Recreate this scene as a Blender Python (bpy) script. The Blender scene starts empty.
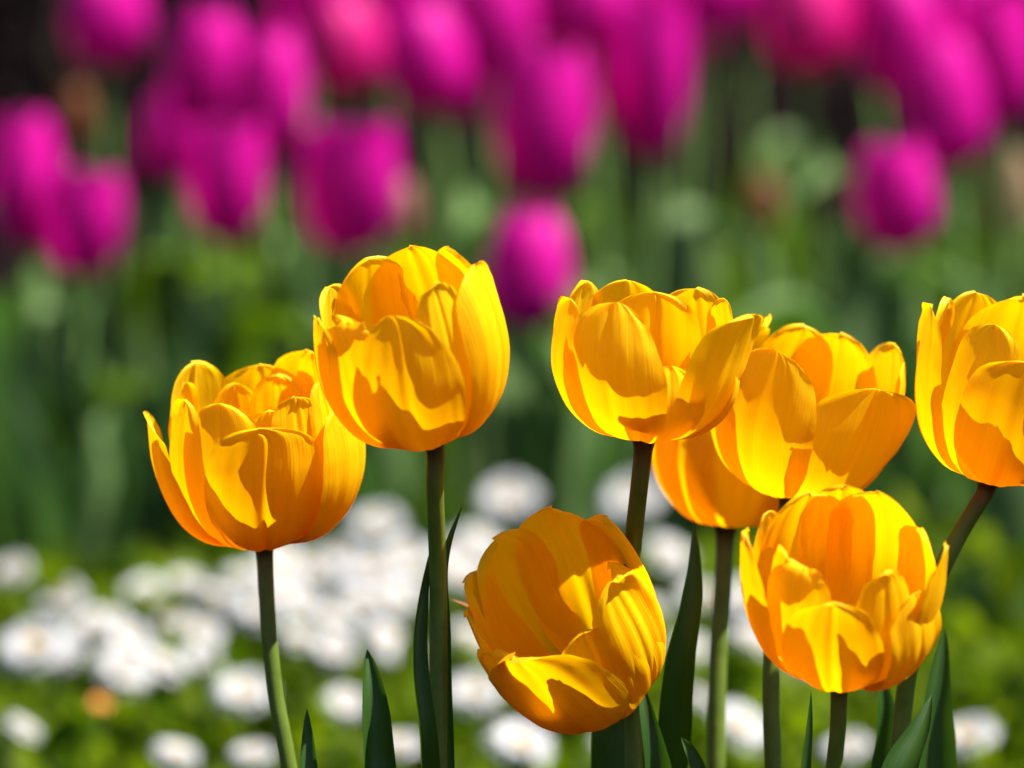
import bpy, math, random
from mathutils import Vector, Matrix, noise

# ------------------------------------------------------------------ camera, sky, sun, exposure
S = bpy.context.scene
COL = S.collection
F = 5000.0                      # focal length in pixels of the 1024 px wide frame
PITCH = 0.11
HC = 0.565
FOCUS = 1.475
cam_d = bpy.data.cameras.new('camera')
cam = bpy.data.objects.new('camera', cam_d)
COL.objects.link(cam)
cam.location = (0, 0, HC)
cam.rotation_euler = (math.pi / 2 - PITCH, 0, 0)
cam_d.sensor_width = 36.0
cam_d.lens = F * 36.0 / 1024.0
cam_d.clip_start = 0.05
cam_d.clip_end = 500
cam_d.dof.use_dof = True
cam_d.dof.focus_distance = FOCUS
cam_d.dof.aperture_fstop = 8.0
S.camera = cam

SUN_EL, SUN_AZ = math.radians(61), math.radians(98)     # azimuth from straight ahead (+Y), clockwise to the right
sdir = Vector((math.sin(SUN_AZ) * math.cos(SUN_EL), math.cos(SUN_AZ) * math.cos(SUN_EL), math.sin(SUN_EL)))
world = bpy.data.worlds.new('World')
S.world = world
world.use_nodes = True
wn = world.node_tree
bg = wn.nodes['Background']
sky = wn.nodes.new('ShaderNodeTexSky')
sky.sky_type = 'NISHITA'
sky.sun_disc = False
sky.sun_elevation = SUN_EL
sky.sun_rotation = SUN_AZ
wn.links.new(sky.outputs[0], bg.inputs[0])
bg.inputs[1].default_value = 0.05
sun_d = bpy.data.lights.new('sun', 'SUN')
sun_d.energy = 5.0
sun_d.angle = math.radians(0.5)
sun_d.color = (1.0, 0.95, 0.86)
sun = bpy.data.objects.new('sun', sun_d)
COL.objects.link(sun)
sun.rotation_euler = sdir.to_track_quat('Z', 'Y').to_euler()
S.view_settings.view_transform = 'Standard'
S.view_settings.look = 'None'
S.view_settings.gamma = 1.0
S.view_settings.use_curve_mapping = False
S.view_settings.exposure = 1.6
S.cycles.max_bounces = 10
S.cycles.transmission_bounces = 8
S.cycles.diffuse_bounces = 5
S.cycles.use_denoising = True

FWD = Vector((0, math.cos(PITCH), -math.sin(PITCH)))
UP = Vector((0, math.sin(PITCH), math.cos(PITCH)))
RIGHT = Vector((1, 0, 0))


def at(px, py, depth):
    return Vector((0, 0, HC)) + depth * (FWD + RIGHT * ((px - 512) / F) - UP * ((py - 384) / F))


# ------------------------------------------------------------------ helpers
def lerp_table(tab, x):
    if x <= tab[0][0]:
        return tab[0][1]
    for (a, fa), (b, fb) in zip(tab, tab[1:]):
        if x <= b:
            return fa + (fb - fa) * (x - a) / (b - a)
    return tab[-1][1]


def catmull(pts, t):
    n = len(pts) - 1
    s = min(max(t, 0), 1) * n
    i = min(int(s), n - 1)
    f = s - i
    p1, p2 = pts[i], pts[i + 1]
    p0 = pts[i - 1] if i > 0 else p1 * 2 - p2
    p3 = pts[i + 2] if i + 2 <= n else p2 * 2 - p1
    return 0.5 * ((2 * p1) + (p2 - p0) * f + (2 * p0 - 5 * p1 + 4 * p2 - p3) * f * f + (3 * p1 - p0 - 3 * p2 + p3) * f ** 3)


def spline(pts, t):
    """Chord-length Catmull-Rom: no overshoot where the points are unevenly spaced."""
    n = len(pts) - 1
    s = min(max(t, 0), 1) * n
    i = min(int(s), n - 1)
    f = s - i
    p1, p2 = pts[i], pts[i + 1]
    p0 = pts[i - 1] if i > 0 else p1 * 2 - p2
    p3 = pts[i + 2] if i + 2 <= n else p2 * 2 - p1
    d0, d1, d2 = max((p1 - p0).length, 1e-6), max((p2 - p1).length, 1e-6), max((p3 - p2).length, 1e-6)
    m1 = ((p1 - p0) / d0 - (p2 - p0) / (d0 + d1) + (p2 - p1) / d1) * d1
    m2 = ((p2 - p1) / d1 - (p3 - p1) / (d1 + d2) + (p3 - p2) / d2) * d1
    f2, f3 = f * f, f * f * f
    return p1 * (2 * f3 - 3 * f2 + 1) + m1 * (f3 - 2 * f2 + f) + p2 * (3 * f2 - 2 * f3) + m2 * (f3 - f2)


class MB:
    def __init__(self):
        self.v, self.f, self.uv = [], [], []

    def grid(self, rows, uvrows=None, closed=False):
        base = len(self.v)
        n = len(rows[0])
        for i, r in enumerate(rows):
            for j, p in enumerate(r):
                self.v.append(tuple(p))
                self.uv.append(uvrows[i][j] if uvrows else (j / max(1, n - 1), i / max(1, len(rows) - 1)))
        m = n if closed else n - 1
        for i in range(len(rows) - 1):
            for j in range(m):
                k = (j + 1) % n
                self.f.append((base + i * n + j, base + i * n + k, base + (i + 1) * n + k, base + (i + 1) * n + j))

    def poly(self, pts, uvs):
        b = len(self.v)
        for p, q in zip(pts, uvs):
            self.v.append(tuple(p))
            self.uv.append(q)
        self.f.append(tuple(range(b, b + len(pts))))

    def mesh(self, name, mat, smooth=True):
        me = bpy.data.meshes.new(name)
        me.from_pydata(self.v, [], self.f)
        lay = me.uv_layers.new(name='UVMap')
        idx = [0] * len(me.loops)
        me.loops.foreach_get('vertex_index', idx)
        flat = []
        for i in idx:
            flat.extend(self.uv[i])
        lay.data.foreach_set('uv', flat)
        me.materials.append(mat)
        if smooth:
            me.polygons.foreach_set('use_smooth', [True] * len(me.polygons))
        me.update()
        return me


def link(name, me, parent=None):
    o = bpy.data.objects.new(name, me)
    COL.objects.link(o)
    if parent is not None:
        o.parent = parent
    return o


def tag(o, label=None, cat=None, group=None, kind=None):
    if label:
        o['label'] = label
    if cat:
        o['category'] = cat
    if group:
        o['group'] = group
    if kind:
        o['kind'] = kind
    return o


def thing(name, loc, label, cat, group=None):
    o = link(name, None)
    o.location = loc
    o.empty_display_size = 0.05
    return tag(o, label, cat, group)


# ------------------------------------------------------------------ materials
def new_mat(name):
    m = bpy.data.materials.new(name)
    m.use_nodes = True
    nt = m.node_tree
    nt.nodes.clear()
    return m, nt, nt.nodes.new('ShaderNodeOutputMaterial')


def node(nt, t, **kw):
    n = nt.nodes.new(t)
    for k, v in kw.items():
        setattr(n, k, v)
    return n


def ramp(nt, stops):
    r = node(nt, 'ShaderNodeValToRGB')
    e = r.color_ramp.elements
    while len(e) < len(stops):
        e.new(0.5)
    for x, (p, c) in zip(e, stops):
        x.position = p
        x.color = (*c, 1)
    return r


def thin_mat(name, col_stops, trans_stops, trans=0.45, rough=0.45, spec=0.06, streak=(60, 2.5), bump=0.25, island=0.0, bdist=0.0006,
             uvgrad=None):
    """A thin translucent tissue: veined along its length (UV v)."""
    m, nt, out = new_mat(name)
    L = nt.links.new
    uv = node(nt, 'ShaderNodeTexCoord')
    mp = node(nt, 'ShaderNodeMapping')
    mp.inputs['Scale'].default_value = (streak[0], streak[1], 1)
    L(uv.outputs['UV'], mp.inputs['Vector'])
    oi = node(nt, 'ShaderNodeObjectInfo')
    add = node(nt, 'ShaderNodeVectorMath', operation='ADD')
    comb = node(nt, 'ShaderNodeCombineXYZ')
    mul = node(nt, 'ShaderNodeMath', operation='MULTIPLY')
    mul.inputs[1].default_value = 37.0
    L(oi.outputs['Random'], mul.inputs[0])
    L(mul.outputs[0], comb.inputs[0])
    L(mul.outputs[0], comb.inputs[1])
    L(mp.outputs[0], add.inputs[0])
    L(comb.outputs[0], add.inputs[1])
    nz = node(nt, 'ShaderNodeTexNoise')
    nz.inputs['Scale'].default_value = 1.0
    nz.inputs['Detail'].default_value = 4
    nz.inputs['Roughness'].default_value = 0.55
    L(add.outputs[0], nz.inputs['Vector'])
    # broad blotches
    nb = node(nt, 'ShaderNodeTexNoise')
    nb.inputs['Scale'].default_value = 3.0
    nb.inputs['Detail'].default_value = 3
    add2 = node(nt, 'ShaderNodeVectorMath', operation='ADD')
    L(uv.outputs['UV'], add2.inputs[0])
    L(comb.outputs[0], add2.inputs[1])
    L(add2.outputs[0], nb.inputs['Vector'])
    mixf = node(nt, 'ShaderNodeMix')
    mixf.inputs[0].default_value = 0.45
    L(nz.outputs['Fac'], mixf.inputs[2])
    L(nb.outputs['Fac'], mixf.inputs[3])
    fac = mixf.outputs[0]
    if island:
        gi = node(nt, 'ShaderNodeNewGeometry')
        mi = node(nt, 'ShaderNodeMix')
        mi.inputs[0].default_value = island
        L(fac, mi.inputs[2])
        L(gi.outputs['Random Per Island'], mi.inputs[3])
        fac = mi.outputs[0]
    r1, r2 = ramp(nt, col_stops), ramp(nt, trans_stops)
    L(fac, r1.inputs[0])
    L(fac, r2.inputs[0])
    c1, c2 = r1.outputs[0], r2.outputs[0]
    if uvgrad:
        sp = node(nt, 'ShaderNodeSeparateXYZ')
        L(uv.outputs['UV'], sp.inputs[0])
        mr = node(nt, 'ShaderNodeMapRange', interpolation_type='SMOOTHSTEP')
        mr.inputs[1].default_value, mr.inputs[2].default_value = uvgrad[0], uvgrad[1]
        L(sp.outputs[1], mr.inputs[0])
        outs = []
        for c in (c1, c2):
            mx = node(nt, 'ShaderNodeMix', data_type='RGBA')
            mx.inputs[6].default_value = (*uvgrad[2], 1)
            L(mr.outputs[0], mx.inputs[0])
            L(c, mx.inputs[7])
            outs.append(mx.outputs[2])
        c1, c2 = outs
    bp = node(nt, 'ShaderNodeBump')
    bp.inputs['Strength'].default_value = bump
    bp.inputs['Distance'].default_value = bdist
    L(nz.outputs['Fac'], bp.inputs['Height'])
    d = node(nt, 'ShaderNodeBsdfDiffuse')
    t = node(nt, 'ShaderNodeBsdfTranslucent')
    L(c1, d.inputs[0])
    L(c2, t.inputs[0])
    L(bp.outputs[0], d.inputs['Normal'])
    mx = node(nt, 'ShaderNodeMixShader')
    mx.inputs[0].default_value = trans
    L(d.outputs[0], mx.inputs[1])
    L(t.outputs[0], mx.inputs[2])
    g = node(nt, 'ShaderNodeBsdfGlossy')
    g.inputs['Roughness'].default_value = rough
    g.inputs[0].default_value = (1, 1, 1, 1)
    L(bp.outputs[0], g.inputs['Normal'])
    lw = node(nt, 'ShaderNodeLayerWeight')
    lw.inputs[0].default_value = 0.25
    mm = node(nt, 'ShaderNodeMath', operation='MULTIPLY')
    mm.inputs[1].default_value = spec
    sm = node(nt, 'ShaderNodeMath', operation='ADD')
    sm.inputs[1].default_value = spec * 0.35
    L(lw.outputs['Fresnel'], mm.inputs[0])
    L(mm.outputs[0], sm.inputs[0])
    mg = node(nt, 'ShaderNodeMixShader')
    L(sm.outputs[0], mg.inputs[0])
    L(mx.outputs[0], mg.inputs[1])
    L(g.outputs[0], mg.inputs[2])
    L(mg.outputs[0], out.inputs[0])
    return m


def solid_mat(name, stops, scale=40, rough=0.5, bump=0.2, bdist=0.001, spec=0.4, island=0.0, uvgrad=None):
    m, nt, out = new_mat(name)
    L = nt.links.new
    tc = node(nt, 'ShaderNodeTexCoord')
    nz = node(nt, 'ShaderNodeTexNoise')
    nz.inputs['Scale'].default_value = scale
    nz.inputs['Detail'].default_value = 6
    L(tc.outputs['Object'], nz.inputs['Vector'])
    fac = nz.outputs['Fac']
    if island:
        gi = node(nt, 'ShaderNodeNewGeometry')
        mi = node(nt, 'ShaderNodeMix')
        mi.inputs[0].default_value = island
        L(fac, mi.inputs[2])
        L(gi.outputs['Random Per Island'], mi.inputs[3])
        fac = mi.outputs[0]
    r = ramp(nt, stops)
    L(fac, r.inputs[0])
    c = r.outputs[0]
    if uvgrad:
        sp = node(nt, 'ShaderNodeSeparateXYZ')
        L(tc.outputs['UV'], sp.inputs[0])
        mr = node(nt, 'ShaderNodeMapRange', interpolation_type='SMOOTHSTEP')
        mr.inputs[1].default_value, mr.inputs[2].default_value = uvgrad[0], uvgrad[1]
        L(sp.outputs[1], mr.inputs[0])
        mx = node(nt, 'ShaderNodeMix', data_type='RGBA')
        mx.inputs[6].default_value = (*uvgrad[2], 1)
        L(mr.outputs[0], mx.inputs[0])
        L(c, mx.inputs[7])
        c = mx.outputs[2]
    p = node(nt, 'ShaderNodeBsdfPrincipled')
    p.inputs['Roughness'].default_value = rough
    p.inputs['Specular IOR Level'].default_value = spec
    L(c, p.inputs['Base Color'])
    bp = node(nt, 'ShaderNodeBump')
    bp.inputs['Strength'].default_value = bump
    bp.inputs['Distance'].default_value = bdist
    L(nz.outputs['Fac'], bp.inputs['Height'])
    L(bp.outputs[0], p.inputs['Normal'])
    L(p.outputs[0], out.inputs[0])
    return m


M_YEL = thin_mat('yellow_petal', [(0.30, (0.81, 0.46, 0.001)), (0.5, (0.86, 0.55, 0.0015)), (0.70, (0.88, 0.60, 0.002))],
                 [(0.3, (0.90, 0.43, 0.0005)), (0.7, (0.94, 0.55, 0.001))], trans=0.5, rough=0.5, spec=0.015, streak=(70, 1.8), bump=0.45)
M_MAG = thin_mat('magenta_petal', [(0.2, (0.50, 0.002, 0.24)), (0.8, (0.66, 0.004, 0.36))],
                 [(0.2, (0.54, 0.001, 0.22)), (0.8, (0.66, 0.002, 0.32))], trans=0.45, rough=0.5, spec=0.02, streak=(30, 1.5), bump=0.2)
M_PINK = thin_mat('hot_pink_petal', [(0.2, (0.58, 0.002, 0.18)), (0.8, (0.70, 0.006, 0.26))],
                  [(0.2, (0.58, 0.001, 0.16)), (0.8, (0.68, 0.002, 0.22))], trans=0.4, rough=0.5, spec=0.05, streak=(30, 1.5), bump=0.2)
M_PEACH = thin_mat('faded_petal', [(0.2, (0.30, 0.16, 0.11)), (0.8, (0.36, 0.21, 0.14))],
                   [(0.2, (0.28, 0.12, 0.07)), (0.8, (0.32, 0.16, 0.09))], trans=0.4, spec=0.06)
M_RUST = thin_mat('rust_petal', [(0.2, (0.16, 0.04, 0.016)), (0.8, (0.22, 0.075, 0.02))],
                  [(0.2, (0.14, 0.03, 0.008)), (0.8, (0.2, 0.06, 0.01))], trans=0.4, spec=0.06)
M_ORANGE = thin_mat('orange_petal', [(0.2, (0.75, 0.26, 0.004)), (0.8, (0.85, 0.36, 0.01))],
                    [(0.2, (0.75, 0.22, 0.003)), (0.8, (0.8, 0.3, 0.004))], trans=0.4, spec=0.06)
M_WHITE = thin_mat('white_petal', [(0.2, (0.36, 0.36, 0.39)), (0.8, (0.46, 0.46, 0.47))],
                   [(0.2, (0.33, 0.33, 0.34)), (0.8, (0.38, 0.38, 0.39))], trans=0.3, spec=0.05, bump=0.1)
M_LEAF = thin_mat('tulip_leaf', [(0.25, (0.014, 0.045, 0.005)), (0.75, (0.032, 0.08, 0.012))],
                  [(0.25, (0.05, 0.13, 0.005)), (0.75, (0.08, 0.18, 0.01))], trans=0.28, rough=0.4, spec=0.05, streak=(36, 1.2), bump=0.3)
M_BLEAF = thin_mat('bed_leaf', [(0.35, (0.010, 0.034, 0.001)), (0.65, (0.095, 0.175, 0.006))],
                   [(0.2, (0.05, 0.12, 0.001)), (0.8, (0.14, 0.25, 0.004))], trans=0.35, rough=0.5, spec=0.010, streak=(6, 1.2), bump=0.2, island=0.3)
M_GLAUC = thin_mat('pale_bed_leaf', [(0.3, (0.03, 0.085, 0.018)), (0.7, (0.19, 0.28, 0.105))],
                 [(0.2, (0.05, 0.14, 0.01)), (0.8, (0.10, 0.22, 0.03))], trans=0.3, rough=0.5, spec=0.02, streak=(10, 1.2), bump=0.2)
M_COVER = thin_mat('cover_leaf', [(0.1, (0.007, 0.024, 0.001)), (0.9, (0.12, 0.175, 0.005))],
                   [(0.1, (0.025, 0.08, 0.001)), (0.9, (0.22, 0.33, 0.004))], trans=0.42, rough=0.5, spec=0.006, streak=(8, 2), bump=0.1, island=0.8)
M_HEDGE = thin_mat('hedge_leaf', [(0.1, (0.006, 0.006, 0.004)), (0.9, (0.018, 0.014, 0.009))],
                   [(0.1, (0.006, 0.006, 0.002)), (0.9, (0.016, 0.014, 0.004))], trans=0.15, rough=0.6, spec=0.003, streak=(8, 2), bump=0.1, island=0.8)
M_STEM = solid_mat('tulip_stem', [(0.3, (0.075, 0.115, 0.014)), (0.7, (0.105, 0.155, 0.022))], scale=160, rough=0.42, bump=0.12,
                   spec=0.2, uvgrad=(0.06, 0.45, (0.030, 0.016, 0.004)))  # reddish brown tinge at the top, with the head's shadow painted in
M_BSTEM = solid_mat('bed_stem', [(0.3, (0.10, 0.19, 0.04)), (0.7, (0.15, 0.26, 0.06))], scale=90, rough=0.5)
M_DISC = solid_mat('daisy_centre', [(0.3, (0.42, 0.25, 0.02)), (0.7, (0.52, 0.34, 0.04))], scale=900, rough=0.7, bump=0.6)
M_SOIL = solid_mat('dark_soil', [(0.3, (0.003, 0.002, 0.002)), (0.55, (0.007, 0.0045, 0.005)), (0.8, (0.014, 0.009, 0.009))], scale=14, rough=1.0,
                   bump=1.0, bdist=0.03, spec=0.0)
M_TWIG = solid_mat('hedge_twig', [(0.3, (0.03, 0.02, 0.015)), (0.7, (0.06, 0.045, 0.03))], scale=30, rough=0.9)
M_BRACT = thin_mat('dried_leaf', [(0.2, (0.20, 0.06, 0.012)), (0.8, (0.30, 0.12, 0.02))],
                   [(0.2, (0.25, 0.06, 0.01)), (0.8, (0.35, 0.12, 0.02))], trans=0.3, spec=0.08)

# ------------------------------------------------------------------ petals, stems, leaves
PROF = {
    'cup': [(.05, 0), (.50, .045), (.80, .19), (.97, .42), (1.0, .64), (.95, .85), (.89, 1.0)],
    'close': [(.05, 0), (.50, .045), (.82, .19), (.98, .40), (.98, .62), (.86, .84), (.70, 1.0)],
    'up': [(.05, 0), (.48, .05), (.76, .2), (.92, .42), (.99, .64), (1.0, .85), (1.0, 1.0)],
    'flare': [(.05, 0), (.48, .06), (.76, .22), (.94, .45), (1.04, .68), (1.13, .88), (1.19, 1.0)],
    'rollin': [(.05, 0), (.50, .05), (.80, .2), (.96, .45), (1.0, .7), (.97, .88), (.91, .97), (.82, 1.0), (.74, .97)],
    'rollout': [(.05, 0), (.50, .05), (.80, .2), (.97, .45), (.97, .7), (.94, .87), (.96, .96), (1.02, 1.0), (1.09, .97), (1.11, .91)],
    'lip': [(.05, 0), (.50, .05), (.80, .2), (.97, .44), (1.0, .66), (.97, .84), (.94, .95), (.96, 1.0)],
    'bud': [(.05, 0), (.62, .06), (.92, .22), (1.0, .42), (.96, .64), (.80, .84), (.52, 1.0)],
}
WTAB = [(0, .20), (.08, .40), (.18, .64), (.33, .89), (.5, 1.0), (.66, 1.0), (.78, .93), (.87, .80), (.93, .63), (.97, .43), (.99, .24), (1, 0)]
WROLL = [(0, .20), (.08, .40), (.18, .64), (.33, .90), (.48, 1.0), (.6, .97), (.70, .87), (.79, .73), (.87, .56), (.93, .40), (.97, .25), (.99, .14), (1, 0)]


def petal(mb, phi, R, H, W, prof='cup', cup=1.0, el=0.0, er=0.0, twist=0.0, crease=0.5, ruff=1.25, off=0.0, seed=0, nu=24, nv=40, skew=0.0, tip=0.0,
          dent=0.0, notch=0.0):
    """Petal in the flower's own frame: x right, y away from the viewer, z along the axis.
    phi 0 faces the viewer, +90 right.  R, H, W in flower units (half-width W)."""
    pts = [Vector((r * R, h * H)) for r, h in PROF[prof]]
    rnd = random.Random(seed * 7919 + 13)
    sx, sy = rnd.random() * 50, rnd.random() * 50

    def mid(v):
        q = catmull(pts, v)
        a = math.radians(phi + twist * v * v)
        r = q.x + off
        return Vector((math.sin(a) * r, -math.cos(a) * r, q.y)), a, r

    rows, uvs = [], []
    for i in range(nv + 1):
        t = i / nv
        v = 1 - (1 - t) ** 1.5
        P, a, r = mid(v)
        T = (mid(min(1, v + .01))[0] - mid(max(0, v - .01))[0]).normalized()
        O = Vector((math.sin(a), -math.cos(a), 0))
        O = (O - T * O.dot(T)).normalized()
        Lt = O.cross(T).normalized()
        if Lt.dot(Vector((math.cos(a), math.sin(a), 0))) < 0:
            Lt = -Lt
        wf = lerp_table(WROLL if prof in ('rollin', 'rollout', 'lip') else WTAB, v)
        if tip:
            wf *= 1 - tip * max(0, (v - .55) / .45) ** 1.3
        w = W * wf
        k0 = cup / max(r, .34 * R)
        vr = max(0, (v - .30) / .70)
        row, uvr = [None] * (2 * nu + 1), [None] * (2 * nu + 1)
        for sgn, e in ((1, er), (-1, el)):
            x = y = ang = 0.0
            for j in range(nu + 1):
                u = j / nu
                n_ = noise.noise((u * sgn * 1.4 + sx, v * 1.8 + sy, 0.3))
                n2 = noise.noise((u * sgn * 2.0 + sx + 9, v * 4.0 + sy, 1.7))
                dsp = R * ruff * (0.050 * n_ * (0.25 + u) * (0.25 + v) + 0.055 * n2 * u * u * vr + .016 * noise.noise((u * sgn * 3 + sx, v * 13 + sy, 8.8)) * u ** 3 * vr)
                dsp -= R * crease * 0.05 * math.exp(-(u / .10) ** 2) * min(1, v * 2.5) * (1 - .3 * v)
                # slight ribs running up the petal
                dsp += R * 0.0012 * math.sin(u * 17 + sx) * min(1, v * 2)
                dsp += R * .016 * noise.noise((u * sgn * 5.5 + sx, v * 1.3 + sy, 4.4)) * min(1, v * 1.8) * (.3 + u)
                if dent:
                    dsp -= R * dent * math.exp(-((u * sgn - .45) ** 2 / .05 + (v - .75) ** 2 / .03))
                sk = skew * w * vr * vr * (1 if sgn * skew > 0 else 1)
                row[nu + sgn * j] = P + Lt * (sgn * x + sk) - O * y + O * dsp - T * (notch * R * math.exp(-(u / .22) ** 2) * vr ** 4)
                uvr[nu + sgn * j] = (0.5 + 0.5 * sgn * u * (0.35 + 0.65 * wf), v)
                if j < nu:
                    ds = w / nu
                    kk = k0 * ds
                    if u > .58:
                        kk += e * vr * (2.6 / nu) * ((u - .58) / .42) * wf * (1 if v < .8 else 1 - .6 * (v - .8) / .2)
                    ang += kk
                    x += math.cos(ang) * ds
                    y += math.sin(ang) * ds
        rows.append(row)
        uvs.append(uvr)
    mb.grid(rows, uvs)


def flower_matrix(tilt, roll):
    """Columns: the flower's x, y, z axes in world space; tilt leans it to the viewer, roll clockwise in the picture."""
    B = Matrix((RIGHT, FWD, UP)).transposed()
    return B @ Matrix.Rotation(math.radians(roll), 3, 'Y') @ Matrix.Rotation(math.radians(tilt), 3, 'X')


def tube(mb, pts, radii, sides=14, n=40):
    rows = []
    prev = None
    for i in range(n + 1):
        t = i / n
        p = spline(pts, t)
        d = (spline(pts, min(1, t + .01)) - spline(pts, max(0, t - .01))).normalized()
        a = prev if prev is not None else Vector((1, 0, 0))
        a = (a - d * a.dot(d)).normalized()
        prev = a
        b = d.cross(a)
        r = catmull([Vector((q, 0, 0)) for q in radii], t).x
        rows.append([p + (a * math.cos(k * 2 * math.pi / sides) + b * math.sin(k * 2 * math.pi / sides)) * r for k in range(sides)])
    mb.grid(rows, [[(k / sides, i / n) for k in range(sides)] for i in range(n + 1)], closed=True)
    for i, row in ((0, rows[0]), (n, rows[-1])):
        mb.poly(row, [(0, i / n)] * sides)


LW = [(0, .55), (.2, .85), (.45, 1.0), (.65, .86), (.82, .56), (.93, .27), (1, 0.0)]


def blade(mb, pts, W, side, fold=0.5, nv=36, nu=8, wave=0.0, seed=0, table=LW, turn=0.0):
    """A tulip leaf: midline through pts, half-width W, side = lateral direction, fold = channel depth."""
    rows, uvs = [], []
    for i in range(nv + 1):
        v = i / nv
        p = spline(pts, v)
        T = (spline(pts, min(1, v + .01)) - spline(pts, max(0, v - .01))).normalized()
        L = side - T * side.dot(T)
        L.normalize()
        if turn:
            L = Matrix.Rotation(turn * v, 3, T) @ L
        N = L.cross(T)
        w = W * lerp_table(table, v)
        row, uvr = [], []
        for j in range(-nu, nu + 1):
            u = j / nu
            a = abs(u) * fold
            q = p + L * (w * u * math.cos(a * .8)) + N * (w * abs(u) * math.sin(a))
            q = q + N * (wave * w * noise.noise((u * 1.3 + seed * 3.1, v * 4 + seed, 2.2)) * abs(u))
            row.append(q)
            uvr.append((.5 + .5 * u, v))
        rows.append(row)
        uvs.append(uvr)
    mb.grid(rows, uvs)


def shifted(pts, o):
    return [p - o for p in pts]


YG = 'yellow tulips in the foreground'


def px_path(lst):
    return [at(*p) for p in lst]


def yellow_tulip(label, base, depth, tilt, roll, petals, stem, leaves=(), bract=None, stem_r=8.0, sr_low=8.6):
    B = at(base[0], base[1], depth)
    sp = [at(x, y, d) for x, y, d in stem]
    # carry the stem on to the soil below the frame
    a, b = sp[-2], sp[-1]
    low = b
    ground = Vector((low.x + (b.x - a.x) * 0.6, low.y + 0.004, -0.01))
    mid_ = low.lerp(ground, .5) + Vector((0.002, 0.003, 0))
    root = thing('yellow_tulip', (ground.x, ground.y, 0), label, 'tulip', YG)
    O = root.location.copy()
    s = depth / F
    FM = flower_matrix(tilt, roll)
    for k, pd in enumerate(petals):
        mb = MB()
        kw = dict(pd)
        petal(mb, seed=kw.pop('seed', k + int(base[0])), **kw)
        mb.v = [tuple(FM @ (Vector(p) * s) + B - O) for p in mb.v]
        link('petal', mb.mesh('petal', M_YEL), root)
    axis = FM @ Vector((0, 0, 1))
    mb = MB()
    r0 = stem_r * s
    path = [B + axis * (5 * s), B - axis * (10 * s)] + sp + [mid_, ground]
    nn = len(path)
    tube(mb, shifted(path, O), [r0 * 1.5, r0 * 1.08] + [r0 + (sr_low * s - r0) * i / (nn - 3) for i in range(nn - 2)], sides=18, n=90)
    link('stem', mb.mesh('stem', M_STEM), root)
    for i, lf in enumerate(leaves):
        pts = [at(*p) for p in lf['p']]
        if lf.get('ground', True):
            q = pts[0]
            pts = [Vector((q.x * .6 + O.x * .4, q.y * .5 + O.y * .5, 0.0)), q.lerp(Vector((q.x, q.y, 0.0)), .5)] + pts
        mb = MB()
        ang = lf.get('ang', 0)
        side = (RIGHT * math.cos(math.radians(ang)) + FWD * math.sin(math.radians(ang)))
        blade(mb, shifted(pts, O), lf['w'] * s, side, fold=lf.get('fold', .6), wave=lf.get('wave', .1), seed=i + base[0],
              table=lf.get('table', LW), turn=lf.get('turn', 0.0), nv=48)
        lo = link('leaf', mb.mesh('leaf', lf.get('mat', M_LEAF)), root)
        if lf.get('mat') is M_BRACT:
            lo['label'] = 'reddish brown dried leaf tip'
    return root


def P(phi, R, H, W, prof='cup', **k):
    d = dict(phi=phi, R=R, H=H, W=W, prof=prof)
    d.update(k)
    return d


TIPW = [(0, 1.0), (.35, .95), (.6, .72), (.8, .42), (.92, .2), (1, 0)]

# --- leftmost, many petalled
yellow_tulip('leftmost yellow tulip, wide open cup crowded with petals on a bare pale stem', (264, 544), 1.525, 17, -3, [
    P(178, 96, 162, 58, 'cup'), P(146, 98, 178, 50, 'cup', off=2), P(-132, 90, 176, 46, 'cup', ruff=1.5), P(112, 99, 166, 50, 'cup'),
    P(-160, 74, 150, 36, 'cup', tip=.3), P(160, 70, 158, 34, 'cup'),
    P(-80, 106, 148, 56, 'up', er=.6, el=.4), P(-58, 86, 168, 34, 'cup', er=.3), P(-24, 84, 170, 46, 'cup', el=.4),
    P(16, 64, 158, 26, 'lip'), P(-104, 80, 168, 28, 'cup', el=.5), P(132, 82, 182, 30, 'lip', er=.4), P(34, 82, 172, 34, 'lip', el=.5), P(60, 88, 178, 26, 'cup', el=.6), P(72, 108, 162, 62, 'cup', el=.5),
    P(4, 98, 152, 62, 'up', crease=1.3, notch=.08, skew=.15),
], [(266, 585, 1.525), (275, 690, 1.525), (289, 768, 1.525)])

# --- tall one second from the left
yellow_tulip('tallest yellow tulip with a rolled petal lip, in front of its left neighbour', (433, 440), 1.455, 20, -12, [
    P(165, 94, 184, 60, 'close'), P(-155, 92, 182, 54, 'close'), P(122, 93, 184, 46, 'close'), P(-118, 88, 168, 50, 'cup'),
    P(-82, 98, 156, 54, 'cup', er=.5), P(-50, 88, 156, 46, 'rollin', er=.4), P(66, 96, 184, 52, 'cup', el=.3, er=.3),
    P(26, 86, 186, 32, 'lip', el=.8, er=.4), P(-10, 99, 168, 60, 'cup', crease=.7, er=.5, skew=.3, tip=.45),
], [(435, 480, 1.458), (438, 570, 1.47), (438, 768, 1.475)], [
    dict(p=[(428, 800, 1.47), (424, 740, 1.46), (416, 660, 1.462), (421, 600, 1.47), (431, 545, 1.478)], w=14, ang=35, fold=.9),
    dict(p=[(446, 790, 1.49), (443, 640, 1.487), (445, 550, 1.487), (463, 503, 1.487)], w=9, ang=30, fold=.8),
], stem_r=8.8, sr_low=9.8)

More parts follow.
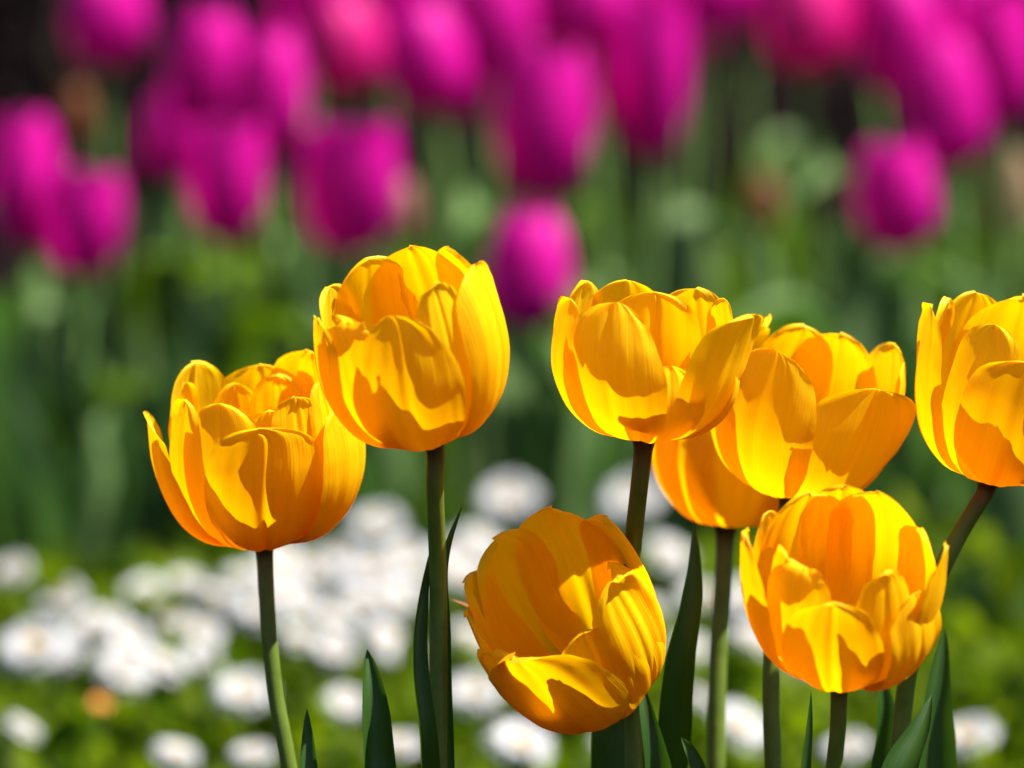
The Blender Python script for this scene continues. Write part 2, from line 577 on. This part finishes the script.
# --- third, centre, bright
yellow_tulip('bright yellow tulip in the centre whose right petal flares outward', (644, 440), 1.47, 9, 4, [
    P(-122, 94, 150, 46, 'cup'), P(-160, 95, 150, 50, 'cup'), P(150, 95, 146, 48, 'cup'), P(122, 92, 142, 34, 'cup'), P(92, 92, 112, 44, 'cup'),
    P(178, 62, 142, 62, 'cup', crease=1.8, notch=.05), P(-78, 97, 140, 54, 'cup', er=.4),
    P(56, 95, 142, 58, 'flare', el=.3, er=.35), P(-26, 97, 148, 62, 'cup', skew=-.3, tip=.35, er=.3), P(14, 84, 88, 42, 'cup', tip=.4),
], [(640, 480, 1.472), (632, 560, 1.49), (631, 640, 1.51), (633, 720, 1.52), (634, 768, 1.52)], [
    dict(p=[(650, 820, 1.55), (668, 745, 1.53), (676, 660, 1.52), (690, 590, 1.52), (694, 519, 1.525)], w=24, ang=8, fold=.7, turn=.3),
    dict(p=[(702, 830, 1.50), (697, 768, 1.50), (688, 748, 1.50), (681, 737, 1.50)], w=10, ang=10, fold=.6),
], stem_r=9, sr_low=9.4)

# --- fourth, low and behind
yellow_tulip('orange-shaded yellow tulip half hidden behind its two higher neighbours', (726, 526), 1.60, 8, 4, [
    P(180, 84, 140, 58, 'cup'), P(120, 84, 144, 56, 'cup'), P(-125, 84, 144, 56, 'cup'),
    P(62, 88, 146, 58, 'cup'), P(-78, 84, 146, 54, 'up', er=.3), P(-42, 84, 142, 42, 'cup'), P(8, 88, 142, 64, 'cup', el=.3),
], [(724, 565, 1.60), (718, 660, 1.60), (716, 768, 1.60)], stem_r=9, sr_low=9.8)

# --- fifth, right, above the lowest one
yellow_tulip('yellow tulip leaning right with one broad petal ending in a sharp corner', (790, 497), 1.53, 12, 12, [
    P(-162, 92, 162, 48, 'close', notch=.05), P(165, 92, 162, 54, 'close'), P(122, 92, 166, 44, 'cup'), P(-116, 90, 162, 38, 'rollin'), P(90, 92, 158, 38, 'cup'),
    P(-76, 97, 138, 50, 'cup', er=.3), P(34, 98, 142, 68, 'up', er=-.6, el=.3, skew=.15), P(-34, 99, 158, 62, 'cup', el=.45, er=.25, tip=.15),
], [(783, 540, 1.53), (773, 640, 1.535), (771, 700, 1.535), (773, 768, 1.535)], stem_r=8.6, sr_low=9)

# --- sixth, nodding towards us
yellow_tulip('low yellow tulip nodding to the viewer so its deep orange inside shows', (602, 697), 1.50, 40, -22, [
    P(-150, 88, 186, 54, 'cup', ruff=2), P(162, 90, 192, 60, 'cup', ruff=2, crease=1.2), P(-114, 88, 178, 44, 'up', er=.6, ruff=1.8), P(-88, 92, 172, 44, 'up', er=.9, tip=.1),
    P(118, 86, 186, 54, 'cup', el=.4, ruff=2), P(78, 86, 170, 44, 'close', el=.3),
    P(-56, 98, 162, 48, 'up', er=.5, tip=.1, ruff=2), P(6, 91, 168, 50, 'cup', crease=.9, tip=.2, ruff=2),
    P(40, 89, 196, 50, 'cup', el=.7, er=.3, tip=.1, ruff=2, dent=.05), P(-22, 104, 172, 70, 'up', twist=-16, el=-.3, er=.4, tip=.15, ruff=2),
], [(626, 712, 1.528), (635, 738, 1.53), (638, 768, 1.53)], [
    dict(p=[(606, 830, 1.54), (608, 768, 1.54), (610, 730, 1.54), (612, 690, 1.545)], w=20, ang=6, fold=.35, table=[(0, .9), (.8, 1), (.95, .9), (1, .75)]),
    dict(p=[(664, 840, 1.51), (658, 768, 1.50), (647, 715, 1.50), (637, 668, 1.505)], w=20, ang=4, fold=.5, table=TIPW),
    dict(p=[(500, 640, 1.53), (488, 622, 1.53), (472, 610, 1.528), (450, 599, 1.525)], w=9, ang=60, fold=.6, mat=M_BRACT, ground=False, table=TIPW),
], stem_r=9, sr_low=9.4)

# --- seventh, lowest right
yellow_tulip('short yellow tulip at lower right, open to the sky with curled inner petals', (840, 674), 1.44, 28, 0, [
    P(180, 96, 178, 44, 'close'), P(-152, 95, 174, 60, 'close'), P(150, 95, 176, 60, 'close'), P(114, 94, 148, 44, 'cup'), P(-112, 94, 166, 44, 'cup'),
    P(-66, 74, 164, 22, 'lip'), P(-40, 82, 152, 40, 'rollin', er=.3),
    P(-80, 103, 174, 50, 'up', er=.7, tip=.2), P(74, 101, 164, 50, 'up', el=.5, er=.2, tip=.2), P(26, 86, 158, 36, 'lip', er=.5, el=.4), P(50, 98, 126, 40, 'cup'),
    P(-10, 97, 140, 54, 'up', el=-.6, er=.3, crease=.8, tip=.25, notch=.04),
], [(838, 725, 1.445), (834, 768, 1.45)], [
    dict(p=[(800, 840, 1.47), (803, 768, 1.47), (808, 725, 1.47), (811, 690, 1.47)], w=11, ang=35, fold=.7, table=TIPW),
], stem_r=8.4, sr_low=8.8)

# --- eighth, cut by the right edge of the photo
yellow_tulip('yellow tulip at the right edge, on a dark stem slanting down to the left', (988, 480), 1.50, 15, 11, [
    P(180, 92, 178, 60, 'close'), P(-145, 92, 172, 50, 'cup'), P(132, 92, 174, 54, 'cup'), P(-108, 90, 170, 40, 'cup', er=.4),
    P(-76, 97, 172, 46, 'up', er=.9, tip=.2), P(74, 95, 164, 56, 'cup'), P(-26, 84, 174, 40, 'cup', el=.6), P(30, 84, 166, 44, 'lip'),
    P(4, 95, 150, 62, 'up', el=.6, dent=.05, notch=.04),
], [(977, 505, 1.50), (962, 530, 1.50), (946, 560, 1.50), (915, 640, 1.505), (902, 720, 1.51), (898, 768, 1.51)], [
    dict(p=[(926, 830, 1.54), (929, 768, 1.54), (933, 700, 1.54), (945, 627, 1.545)], w=30, ang=18, fold=.8, table=[(0, .8), (.5, 1), (.7, .85), (.86, .5), (.95, .22), (1, 0)]),
    dict(p=[(880, 850, 1.47), (902, 768, 1.47), (920, 730, 1.475), (932, 694, 1.48)], w=27, ang=-8, fold=.6, table=TIPW),
    dict(p=[(884, 850, 1.56), (884, 768, 1.555), (886, 710, 1.55), (878, 660, 1.55)], w=26, ang=10, fold=.5, table=TIPW),
], stem_r=8.8, sr_low=9.6)


def leaf_shoot(label, p, w, ang, fold, turn=0.0):
    pts = [at(*q) for q in p]
    g = Vector((pts[0].x, pts[0].y, 0))
    root = thing('tulip_leaf', g, label, 'leaf', 'young tulip leaves between the stems')
    pts = [g, g.lerp(pts[0], .5)] + pts
    mb = MB()
    blade(mb, shifted(pts, g), w * 1.5 / F, RIGHT * math.cos(math.radians(ang)) + FWD * math.sin(math.radians(ang)), fold=fold, wave=.1, seed=w,
          table=[(0, .6), (.5, 1), (.75, .8), (.88, .5), (.96, .22), (1, 0)], nv=48, turn=turn)
    link('blade', mb.mesh('leaf', M_LEAF), root)


leaf_shoot('small pointed leaf tip beside the leftmost yellow tulip stem', [(313, 860, 1.47), (311, 768, 1.47), (307, 708, 1.475)], 14, -18, .7)
leaf_shoot('broader dark green leaf standing left of the tallest tulip stem', [(378, 860, 1.46), (375, 768, 1.465), (371, 700, 1.465), (367, 649, 1.47)], 24, 18, .9)

# ------------------------------------------------------------------ ground and far hedge
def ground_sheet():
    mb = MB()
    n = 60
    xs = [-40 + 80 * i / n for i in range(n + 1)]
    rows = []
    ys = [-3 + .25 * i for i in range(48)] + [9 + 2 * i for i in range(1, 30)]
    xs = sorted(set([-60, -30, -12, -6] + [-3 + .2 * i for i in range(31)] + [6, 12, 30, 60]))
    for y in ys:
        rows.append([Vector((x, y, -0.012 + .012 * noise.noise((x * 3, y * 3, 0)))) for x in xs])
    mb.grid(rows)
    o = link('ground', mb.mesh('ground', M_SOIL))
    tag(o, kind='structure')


ground_sheet()


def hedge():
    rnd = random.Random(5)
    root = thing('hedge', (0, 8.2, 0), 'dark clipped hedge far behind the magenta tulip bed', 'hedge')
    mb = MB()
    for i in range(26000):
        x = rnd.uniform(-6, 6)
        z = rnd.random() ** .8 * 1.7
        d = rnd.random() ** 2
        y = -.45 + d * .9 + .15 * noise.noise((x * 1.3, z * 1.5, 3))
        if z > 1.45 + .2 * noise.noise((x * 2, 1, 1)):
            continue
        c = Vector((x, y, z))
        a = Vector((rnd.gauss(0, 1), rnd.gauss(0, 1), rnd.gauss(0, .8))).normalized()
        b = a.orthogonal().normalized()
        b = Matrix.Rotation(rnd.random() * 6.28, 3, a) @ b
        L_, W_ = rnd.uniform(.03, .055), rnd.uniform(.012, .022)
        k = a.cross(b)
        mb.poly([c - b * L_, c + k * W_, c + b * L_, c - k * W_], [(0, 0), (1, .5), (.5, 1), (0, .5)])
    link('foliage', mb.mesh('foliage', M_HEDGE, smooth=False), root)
    mb = MB()
    for i in range(24):
        x = -5.8 + i * .5 + rnd.uniform(-.1, .1)
        tube(mb, [Vector((x, 0, -.02)), Vector((x + rnd.uniform(-.1, .1), 0, .6)), Vector((x + rnd.uniform(-.2, .2), rnd.uniform(-.1, .1), 1.3))], [.03, .02, .008], sides=6, n=8)
    link('branches', mb.mesh('branches', M_TWIG), root)


hedge()

# ------------------------------------------------------------------ magenta tulip bed
HEADS = []
for kind, mat in (('magenta', M_MAG), ('pink', M_PINK), ('peach', M_PEACH), ('rust', M_RUST)):
    for var in range(5 if kind == 'magenta' else 1):
        ms = []
        rv = random.Random(40 + var)
        for k in range(6):
            inner = k % 2
            mb = MB()
            petal(mb, k * 60 + rv.uniform(-6, 6), 25.5 - 2.0 * inner, 68 + 3 * inner + rv.uniform(-2, 2), 19 + rv.uniform(-1, 1), ('bud', 'close', 'bud', 'cup', 'close')[var], cup=1.05,
                  crease=.9, ruff=1.6, seed=k + var * 11, nu=7, nv=16)
            mb.v = [tuple(Vector(p) * .001) for p in mb.v]
            ms.append(mb.mesh('petal', mat))
        HEADS.append((kind, ms))
HK = {}
for k, ms in HEADS:
    HK.setdefault(k, []).append(ms)

rb = random.Random(21)


def leaf_mesh(i):
    """a free standing bed leaf, base at the origin, growing up and arching along +Y (a few shapes, shared)."""
    r = random.Random(300 + i)
    h = r.uniform(.20, .30)
    lean = r.uniform(.01, .06)
    pts = [Vector((0, .004, 0)), Vector((r.uniform(-.01, .01), lean * .2, h * .35)), Vector((r.uniform(-.015, .015), lean * .55, h * .72)), Vector((r.uniform(-.02, .02), lean, h))]
    if r.random() < .15:
        pts.append(pts[-1] + Vector((r.uniform(-.02, .02), .05, -.015)))
    mb = MB()
    blade(mb, pts, r.uniform(.022, .036), Vector((1, 0, 0)), fold=r.uniform(.4, .8), nv=16, nu=3, wave=.25, seed=i, turn=r.uniform(-.5, .5))
    return mb.mesh('leaf', M_GLAUC if i % 2 == 0 else M_BLEAF)


LEAVES = [leaf_mesh(i) for i in range(15)]


def add_leaves(root, n, scale=1.0, rnd=rb):
    a0 = rnd.random() * 6.28
    for k in range(n):
        o = link('leaf', LEAVES[rnd.randrange(len(LEAVES))], root)
        o.rotation_euler = (rnd.uniform(-.08, .08), rnd.uniform(-.08, .08), a0 + k * 6.28 / n + rnd.uniform(-.5, .5))
        s = scale * rnd.uniform(.8, 1.12)
        o.scale = (s, s, s)
        o.location = (rnd.uniform(-.008, .008), rnd.uniform(-.008, .008), 0)


PG = 'magenta tulips in the blurred bed behind'


def bed_tulip(px, py, depth, wpx, hpx, label, kind='magenta', lean=(0, 0), nleaf=4, lscale=1.0, cat='tulip'):
    c = at(px - 5, py + 8, depth)
    s = depth / F
    hw, hh = 1.06 * wpx * s, 1.04 * hpx * s
    base = c - Vector((lean[0] * hh * .5, 0, hh * .5))
    g = Vector((base.x - lean[0] * .1 + rb.uniform(-.015, .015), base.y + rb.uniform(-.01, .03), 0))
    name = 'magenta_tulip' if kind == 'magenta' else ('pink_tulip' if kind == 'pink' else 'faded_tulip')
    root = thing(name, g, label, cat, PG if kind == 'magenta' else None)
    ms = HK[kind][rb.randrange(len(HK[kind]))]
    rot = rb.random() * 6.28
    d = Vector((lean[0], lean[1], 1)).normalized()
    q = d.to_track_quat('Z', 'Y').to_matrix() @ Matrix.Rotation(rot, 3, 'Z')
    for m in ms:
        o = link('petal', m, root)
        o.location = base - g
        o.rotation_euler = q.to_euler()
        o.scale = (hw / .051, hw / .051, hh / .069)
    mb = MB()
    tube(mb, shifted([base + d * .004, base - d * .02, base.lerp(g, .5) + Vector((rb.uniform(-.01, .01), 0, 0)), g - Vector((0, 0, .01))], g), [.0044, .004, .0042, .0046], sides=8, n=14)
    link('stem', mb.mesh('stem', M_BSTEM), root)
    add_leaves(root, nleaf, lscale * min(1.0, max(.6, (base.z - .02) / .30)))
    return root


BED = [
    # x, y, depth, w, h, label
    (30, 176, 3.35, 72, 128, 'tall magenta tulip at the left edge, left of a shorter bloom'),
    (90, 216, 3.30, 80, 100, 'shorter magenta tulip just right of the one at the left edge'),
    (112, 12, 3.75, 84, 92, 'magenta tulip at the top against the dark soil, upper left'),
    (212, 62, 3.55, 78, 122, 'left one of two overlapping magenta tulips at upper left'),
    (276, 84, 3.45, 74, 122, 'right one of two overlapping magenta tulips at upper left'),
    (184, 128, 3.95, 70, 84, 'dim magenta tulip half hidden behind the pair at upper left'),
    (232, 176, 3.35, 80, 114, 'bright magenta tulip directly below the overlapping pair at upper left'),
    (432, 48, 3.60, 84, 108, 'magenta tulip leaning left above the tallest yellow tulip'),
    (356, 182, 3.35, 94, 124, 'round magenta tulip just above the tallest yellow tulip, beside a beige faded bloom'),
    (550, 116, 3.40, 96, 146, 'large magenta tulip at top centre, higher than the one behind the yellow pair'),
    (656, 74, 3.45, 82, 148, 'tall slim magenta tulip right of the large one at top centre'),
    (535, 264, 3.25, 84, 116, 'lowest magenta tulip, in the gap between two yellow tulips'),
    (500, 22, 3.85, 84, 104, 'magenta tulip behind and left of the large one at top centre'),
    (594, -4, 4.00, 84, 100, 'magenta tulip at the top edge between the large and the slim one'),
    (716, -24, 3.90, 80, 96, 'magenta tulip cut by the top edge, right of the slim one'),
    (906, 30, 3.60, 84, 118, 'upper left bloom of the magenta cluster at top right'),
    (948, 94, 3.45, 84, 132, 'lowest long magenta tulip of the cluster at top right'),
    (1002, 52, 3.55, 82, 128, 'rightmost magenta tulip of the cluster at top right'),
    (902, 190, 3.30, 80, 106, 'single magenta tulip below the cluster at top right'),
    (965, 6, 3.95, 84, 100, 'topmost magenta tulip at the back of the cluster at top right'),
    (462, -6, 4.05, 84, 100, 'magenta tulip cut by the top edge above the leaning one'),
    (640, -20, 4.20, 84, 100, 'hindmost magenta tulip at the top edge above the slim one'),
    (395, -8, 4.1, 70, 80, 'magenta tulip peeping over the top edge beside the hot pink one'),
    (545, -18, 4.3, 84, 100, 'faint magenta tulip at the top edge above the large one'),
    (318, -10, 4.3, 80, 96, 'magenta tulip at the top edge behind the hot pink one'),
    (470, 62, 4.0, 70, 96, 'dim magenta tulip low between the leaning one and the large one at top centre'),
    (604, 52, 4.1, 80, 110, 'magenta tulip filling the gap between the large and the slim one'),
    (756, -30, 4.2, 80, 96, 'magenta tulip cut by the top edge, left of the lone hot pink one'),
    (868, -12, 4.3, 80, 96, 'magenta tulip at the top edge between the lone hot pink one and the cluster'),
    (690, 10, 4.3, 80, 96, 'magenta tulip at the top edge touching the slim one on its right'),
    (420, 4, 4.4, 80, 96, 'magenta tulip at the top edge behind the leaning one'),
]
for x, y, d, w, h, lab in BED:
    lean = (-.18, 0) if 'leaning' in lab else ((-.12, 0) if 'cluster' in lab else (rb.uniform(-.06, .06), rb.uniform(-.05, .05)))
    bed_tulip(x, y, d, w, h, lab, lean=lean, nleaf=4)
bed_tulip(350, 38, 3.75, 76, 92, 'hot pink tulip between the overlapping pair and the leaning magenta one', 'pink', nleaf=3)
bed_tulip(812, 8, 3.6, 88, 112, 'hot pink tulip alone at the top edge, right of centre', 'pink', nleaf=3)
bed_tulip(406, 200, 3.5, 34, 60, 'small beige faded tulip beside the round magenta one', 'peach', nleaf=2)
bed_tulip(1016, 188, 3.6, 50, 84, 'pale peach tulip at the right edge below the cluster', 'peach', nleaf=2)
bed_tulip(850, 188, 3.7, 26, 44, 'thin peach bud left of the single magenta tulip', 'peach', nleaf=2)
bed_tulip(766, 196, 3.8, 36, 56, 'rust coloured withered tulip among the leaves right of centre', 'rust', nleaf=2)
bed_tulip(80, 108, 4.0, 34, 60, 'dim rust red bud below the topmost tulip at upper left', 'rust', nleaf=2)

# plants that carry no bloom
LEAFY = 0
for i in range(112):
    d = 3.2 + (i / 112) * 1.6 + rb.uniform(-.05, .05)
    px = rb.uniform(-60, 1084)
    if px < 130 and d > 3.7:
        continue
    g = at(px, 384, d)
    root = thing('bloomless_tulip', (g.x, g.y, 0), 'flowerless tulip plant, only blurred green leaves, in the bed under the magenta blooms', 'plant', 'leafy tulip plants without blooms')
    add_leaves(root, rb.choice((3, 4, 4)), rb.uniform(.7, 1.0))

PALE = [m for i, m in enumerate(LEAVES) if i % 2 == 0]
for px, d, sc in ((20, 3.2, 1.0), (70, 3.12, .95), (96, 3.3, 1.05), (180, 3.25, 1.0), (250, 3.4, 1.1), (285, 3.2, .9), (430, 3.4, 1.0), (600, 3.3, 1.0), (640, 3.15, .95),
                  (700, 3.4, 1.1), (830, 3.3, 1.1), (850, 3.15, 1.0), (960, 3.3, 1.05), (1000, 3.15, 1.0)):
    g = at(px, 384, d)
    root = thing('bloomless_tulip', (g.x, g.y, 0), 'flowerless tulip plant, only blurred green leaves, in the bed under the magenta blooms', 'plant', 'leafy tulip plants without blooms')
    for k in range(3):
        o = link('leaf', PALE[rb.randrange(len(PALE))], root)
        o.rotation_euler = (0, 0, rb.uniform(-.7, .7) + (0, 2.2, 3.6)[k])
        o.scale = (sc * 1.1, sc, sc * (.98, .9, .84)[k])
        o.location = (rb.uniform(-.012, .012), rb.uniform(-.01, .01), 0)

# ------------------------------------------------------------------ daisies and ground cover
def daisy_meshes(var):
    r = random.Random(70 + var)
    mb = MB()
    n = 17
    for layer, (rad, droop, nn) in enumerate(((.019, .004, n), (.0165, -.001, n - 3))):
        for k in range(nn):
            a = (k + layer * .5) / nn * 6.28 + r.uniform(-.06, .06)
            u = Vector((math.cos(a), math.sin(a), 0))
            t = Vector((-u.y, u.x, 0))
            R_ = rad * r.uniform(.9, 1.06)
            rows = []
            for i in range(6):
                v = i / 5
                w = .0031 * (.45, .85, 1, 1, .8, .3)[i]
                c = u * (.004 + (R_ - .004) * v) + Vector((0, 0, .0012 * layer + .004 * math.sin(v * 2.2) - droop * v * v))
                rows.append([c - t * w, c + Vector((0, 0, .0006)), c + t * w])
            mb.grid(rows)
    rays = mb.mesh('ray_petals', M_WHITE)
    mb = MB()
    rows = []
    for i in range(6):
        e = i / 5 * math.pi / 2
        rows.append([Vector((math.cos(q / 14 * 6.28) * .0044 * math.cos(e), math.sin(q / 14 * 6.28) * .0044 * math.cos(e), .0022 + .0034 * math.sin(e))) for q in range(14)])
    mb.grid(rows, closed=True)
    return rays, mb.mesh('yellow_centre', M_DISC)


DZ = [daisy_meshes(i) for i in range(3)]
rd = random.Random(9)
DG = 'white daisies in the blurred patch'


def daisy(px, py, wpx, label, name='white_daisy', scale=1.0, cat='daisy'):
    d = 2.3 + (750 - py) / 250 * .62 + rd.uniform(-.04, .04)
    c = at(px, py, d)
    g = Vector((c.x + rd.uniform(-.02, .02), c.y + rd.uniform(0, .03), 0))
    root = thing(name, g, label, cat, DG if name == 'white_daisy' else None)
    rays, disc = DZ[rd.randrange(3)]
    nrm = Vector((rd.uniform(-.4, .7), -rd.uniform(.05, .8), 1)).normalized()
    q = (nrm.to_track_quat('Z', 'Y').to_matrix() @ Matrix.Rotation(rd.random() * 6, 3, 'Z')).to_euler()
    s = wpx * d / F / .038 * scale * rd.uniform(.84, 1.12)
    parts = (('ray_petals', rays), ('yellow_centre', disc))
    if name != 'white_daisy':
        rays = rays.copy()
        rays.materials.clear()
        rays.materials.append(M_ORANGE)
        parts = (('ray_petals', rays), ('yellow_centre', disc))
    for nm, m in parts:
        o = link(nm, m, root)
        o.location = c - g
        o.rotation_euler = q
        o.scale = (s, s, s)
    mb = MB()
    tube(mb, shifted([c, c - nrm * .02 - Vector((0, 0, .01)), g + Vector((0, 0, .05)), g - Vector((0, 0, .01))], g), [.0012, .0012, .0014, .0016], sides=6, n=10)
    link('stem', mb.mesh('stem', M_BSTEM), root)


DAISIES = [
    (12, 572, 52, 'white daisy at the left edge level with the leftmost tulip base'),
    (60, 598, 54, 'small round white daisy, second from the left edge'),
    (34, 648, 72, 'large white daisy near the left edge below two smaller ones'),
    (122, 672, 66, 'left bloom of the touching daisy pair left of the leftmost tulip stem'),
    (158, 666, 66, 'right bloom of the touching daisy pair left of the leftmost tulip stem'),
    (22, 730, 48, 'white daisy tipped sideways in the lower left corner'),
    (106, 622, 56, 'lower left daisy of the heap below left of the leftmost yellow bloom'),
    (146, 600, 58, 'upper daisy of the heap below left of the leftmost yellow bloom'),
    (176, 756, 46, 'daisy cut by the bottom edge, showing a yellow centre'),
    (376, 526, 54, 'lone small daisy above the white mass, left of the tallest tulip stem'),
    (508, 500, 70, 'big daisy above the left shoulder of the nodding yellow tulip'),
    (480, 545, 60, 'daisy between the tallest tulip stem and the nodding tulip, upper one'),
    (198, 634, 56, 'leftmost daisy of the large white mass, low'),
    (216, 598, 54, 'leftmost daisy of the large white mass, high'),
    (243, 694, 58, 'single daisy touching the left of the leftmost tulip stem'),
    (252, 756, 54, 'daisy at the bottom edge just left of the leftmost tulip stem'),
    (345, 704, 50, 'daisy between the broad dark leaf and the leftmost tulip stem'),
    (398, 748, 64, 'daisy at the bottom edge between the broad dark leaf and the tallest stem'),
    (470, 640, 50, 'daisy left of the brown leaf tip on the nodding tulip'),
    (474, 694, 58, 'daisy touching the lower left petal of the nodding tulip'),
    (520, 746, 72, 'large daisy right below the nodding tulip'),
    (632, 500, 64, 'daisy between the nodding tulip and the half hidden tulip, topmost'),
    (668, 556, 60, 'daisy left of the long upright blade in the middle'),
    (700, 600, 60, 'daisy crossed by the long upright blade in the middle'),
    (748, 600, 56, 'daisy just left of the lowest right tulip, above its neighbour'),
    (752, 640, 56, 'daisy just left of the lowest right tulip, below its neighbour'),
    (690, 650, 44, 'faint daisy behind the long upright blade, low'),
    (740, 728, 60, 'daisy at the bottom between the two straight middle stems'),
    (610, 748, 50, 'daisy behind the leaves under the nodding tulip'),
    (806, 660, 50, 'daisy under the left petals of the lowest right tulip'),
    (872, 672, 54, 'daisy under the right petals of the lowest right tulip'),
    (846, 750, 54, 'cream daisy at the bottom behind the lowest right tulip stem'),
    (966, 740, 66, 'daisy right of the leaves in the lower right corner'),
    (700, 700, 40, 'small daisy low between the long blade and the next stem'),
    (648, 610, 50, 'daisy peeping out right of the nodding tulip'),
]
for x, y, w, lab in DAISIES:
    daisy(x, y, w, lab)
MASS = [(246, 580), (280, 566), (312, 572), (340, 560), (374, 572), (404, 560), (452, 556), (262, 612), (300, 604), (330, 622), (360, 606), (392, 600), (414, 590),
        (300, 640), (334, 650), (384, 640), (404, 656), (280, 590), (352, 584), (462, 574)]
for x, y in MASS:
    daisy(x, y, rd.uniform(48, 60), 'white daisy melting into the dense white mass between the two left tulip stems')
for x, y in ((88, 628), (128, 640), (172, 622), (205, 660), (60, 652), (186, 584), (120, 660)):
    daisy(x, y, rd.uniform(44, 56), 'white daisy in the loose drift left of the leftmost tulip stem, merging with its neighbours')
daisy(100, 704, 20, 'single small orange flower among the daisies at lower left', 'orange_flower', .9, 'flower')


def ground_cover():
    r = random.Random(33)
    mb = MB()
    for i in range(15000):
        y = r.uniform(1.75, 2.86)
        x = r.uniform(-.62, .62) * (1 if r.random() < .9 else 1.8)
        hmax = .10 + .05 * (y - 1.9) + .035 * noise.noise((x * 7, y * 7, 0))
        z = hmax * (1 - r.random() ** 2 * .9)
        c = Vector((x, y, z))
        d = Vector((r.gauss(0, .8), r.gauss(0, .8), r.uniform(.1, 1.0))).normalized()
        k = d.orthogonal().normalized()
        k = Matrix.Rotation(r.random() * 6.28, 3, d) @ k
        L_, W_ = r.uniform(.016, .034), r.uniform(.005, .010)
        n = d.cross(k)
        mb.grid([[c - k * W_ * .3, c + k * W_ * .3], [c + d * L_ * .5 - k * W_ + n * .002, c + d * L_ * .5 + k * W_ + n * .002], [c + d * L_ - k * W_ * .2, c + d * L_ + k * W_ * .2]])
    o = link('ground_cover', mb.mesh('ground_cover', M_COVER))
    tag(o, 'low bright green foliage carpeting the bed under the daisies', 'ground cover', kind='stuff')


ground_cover()
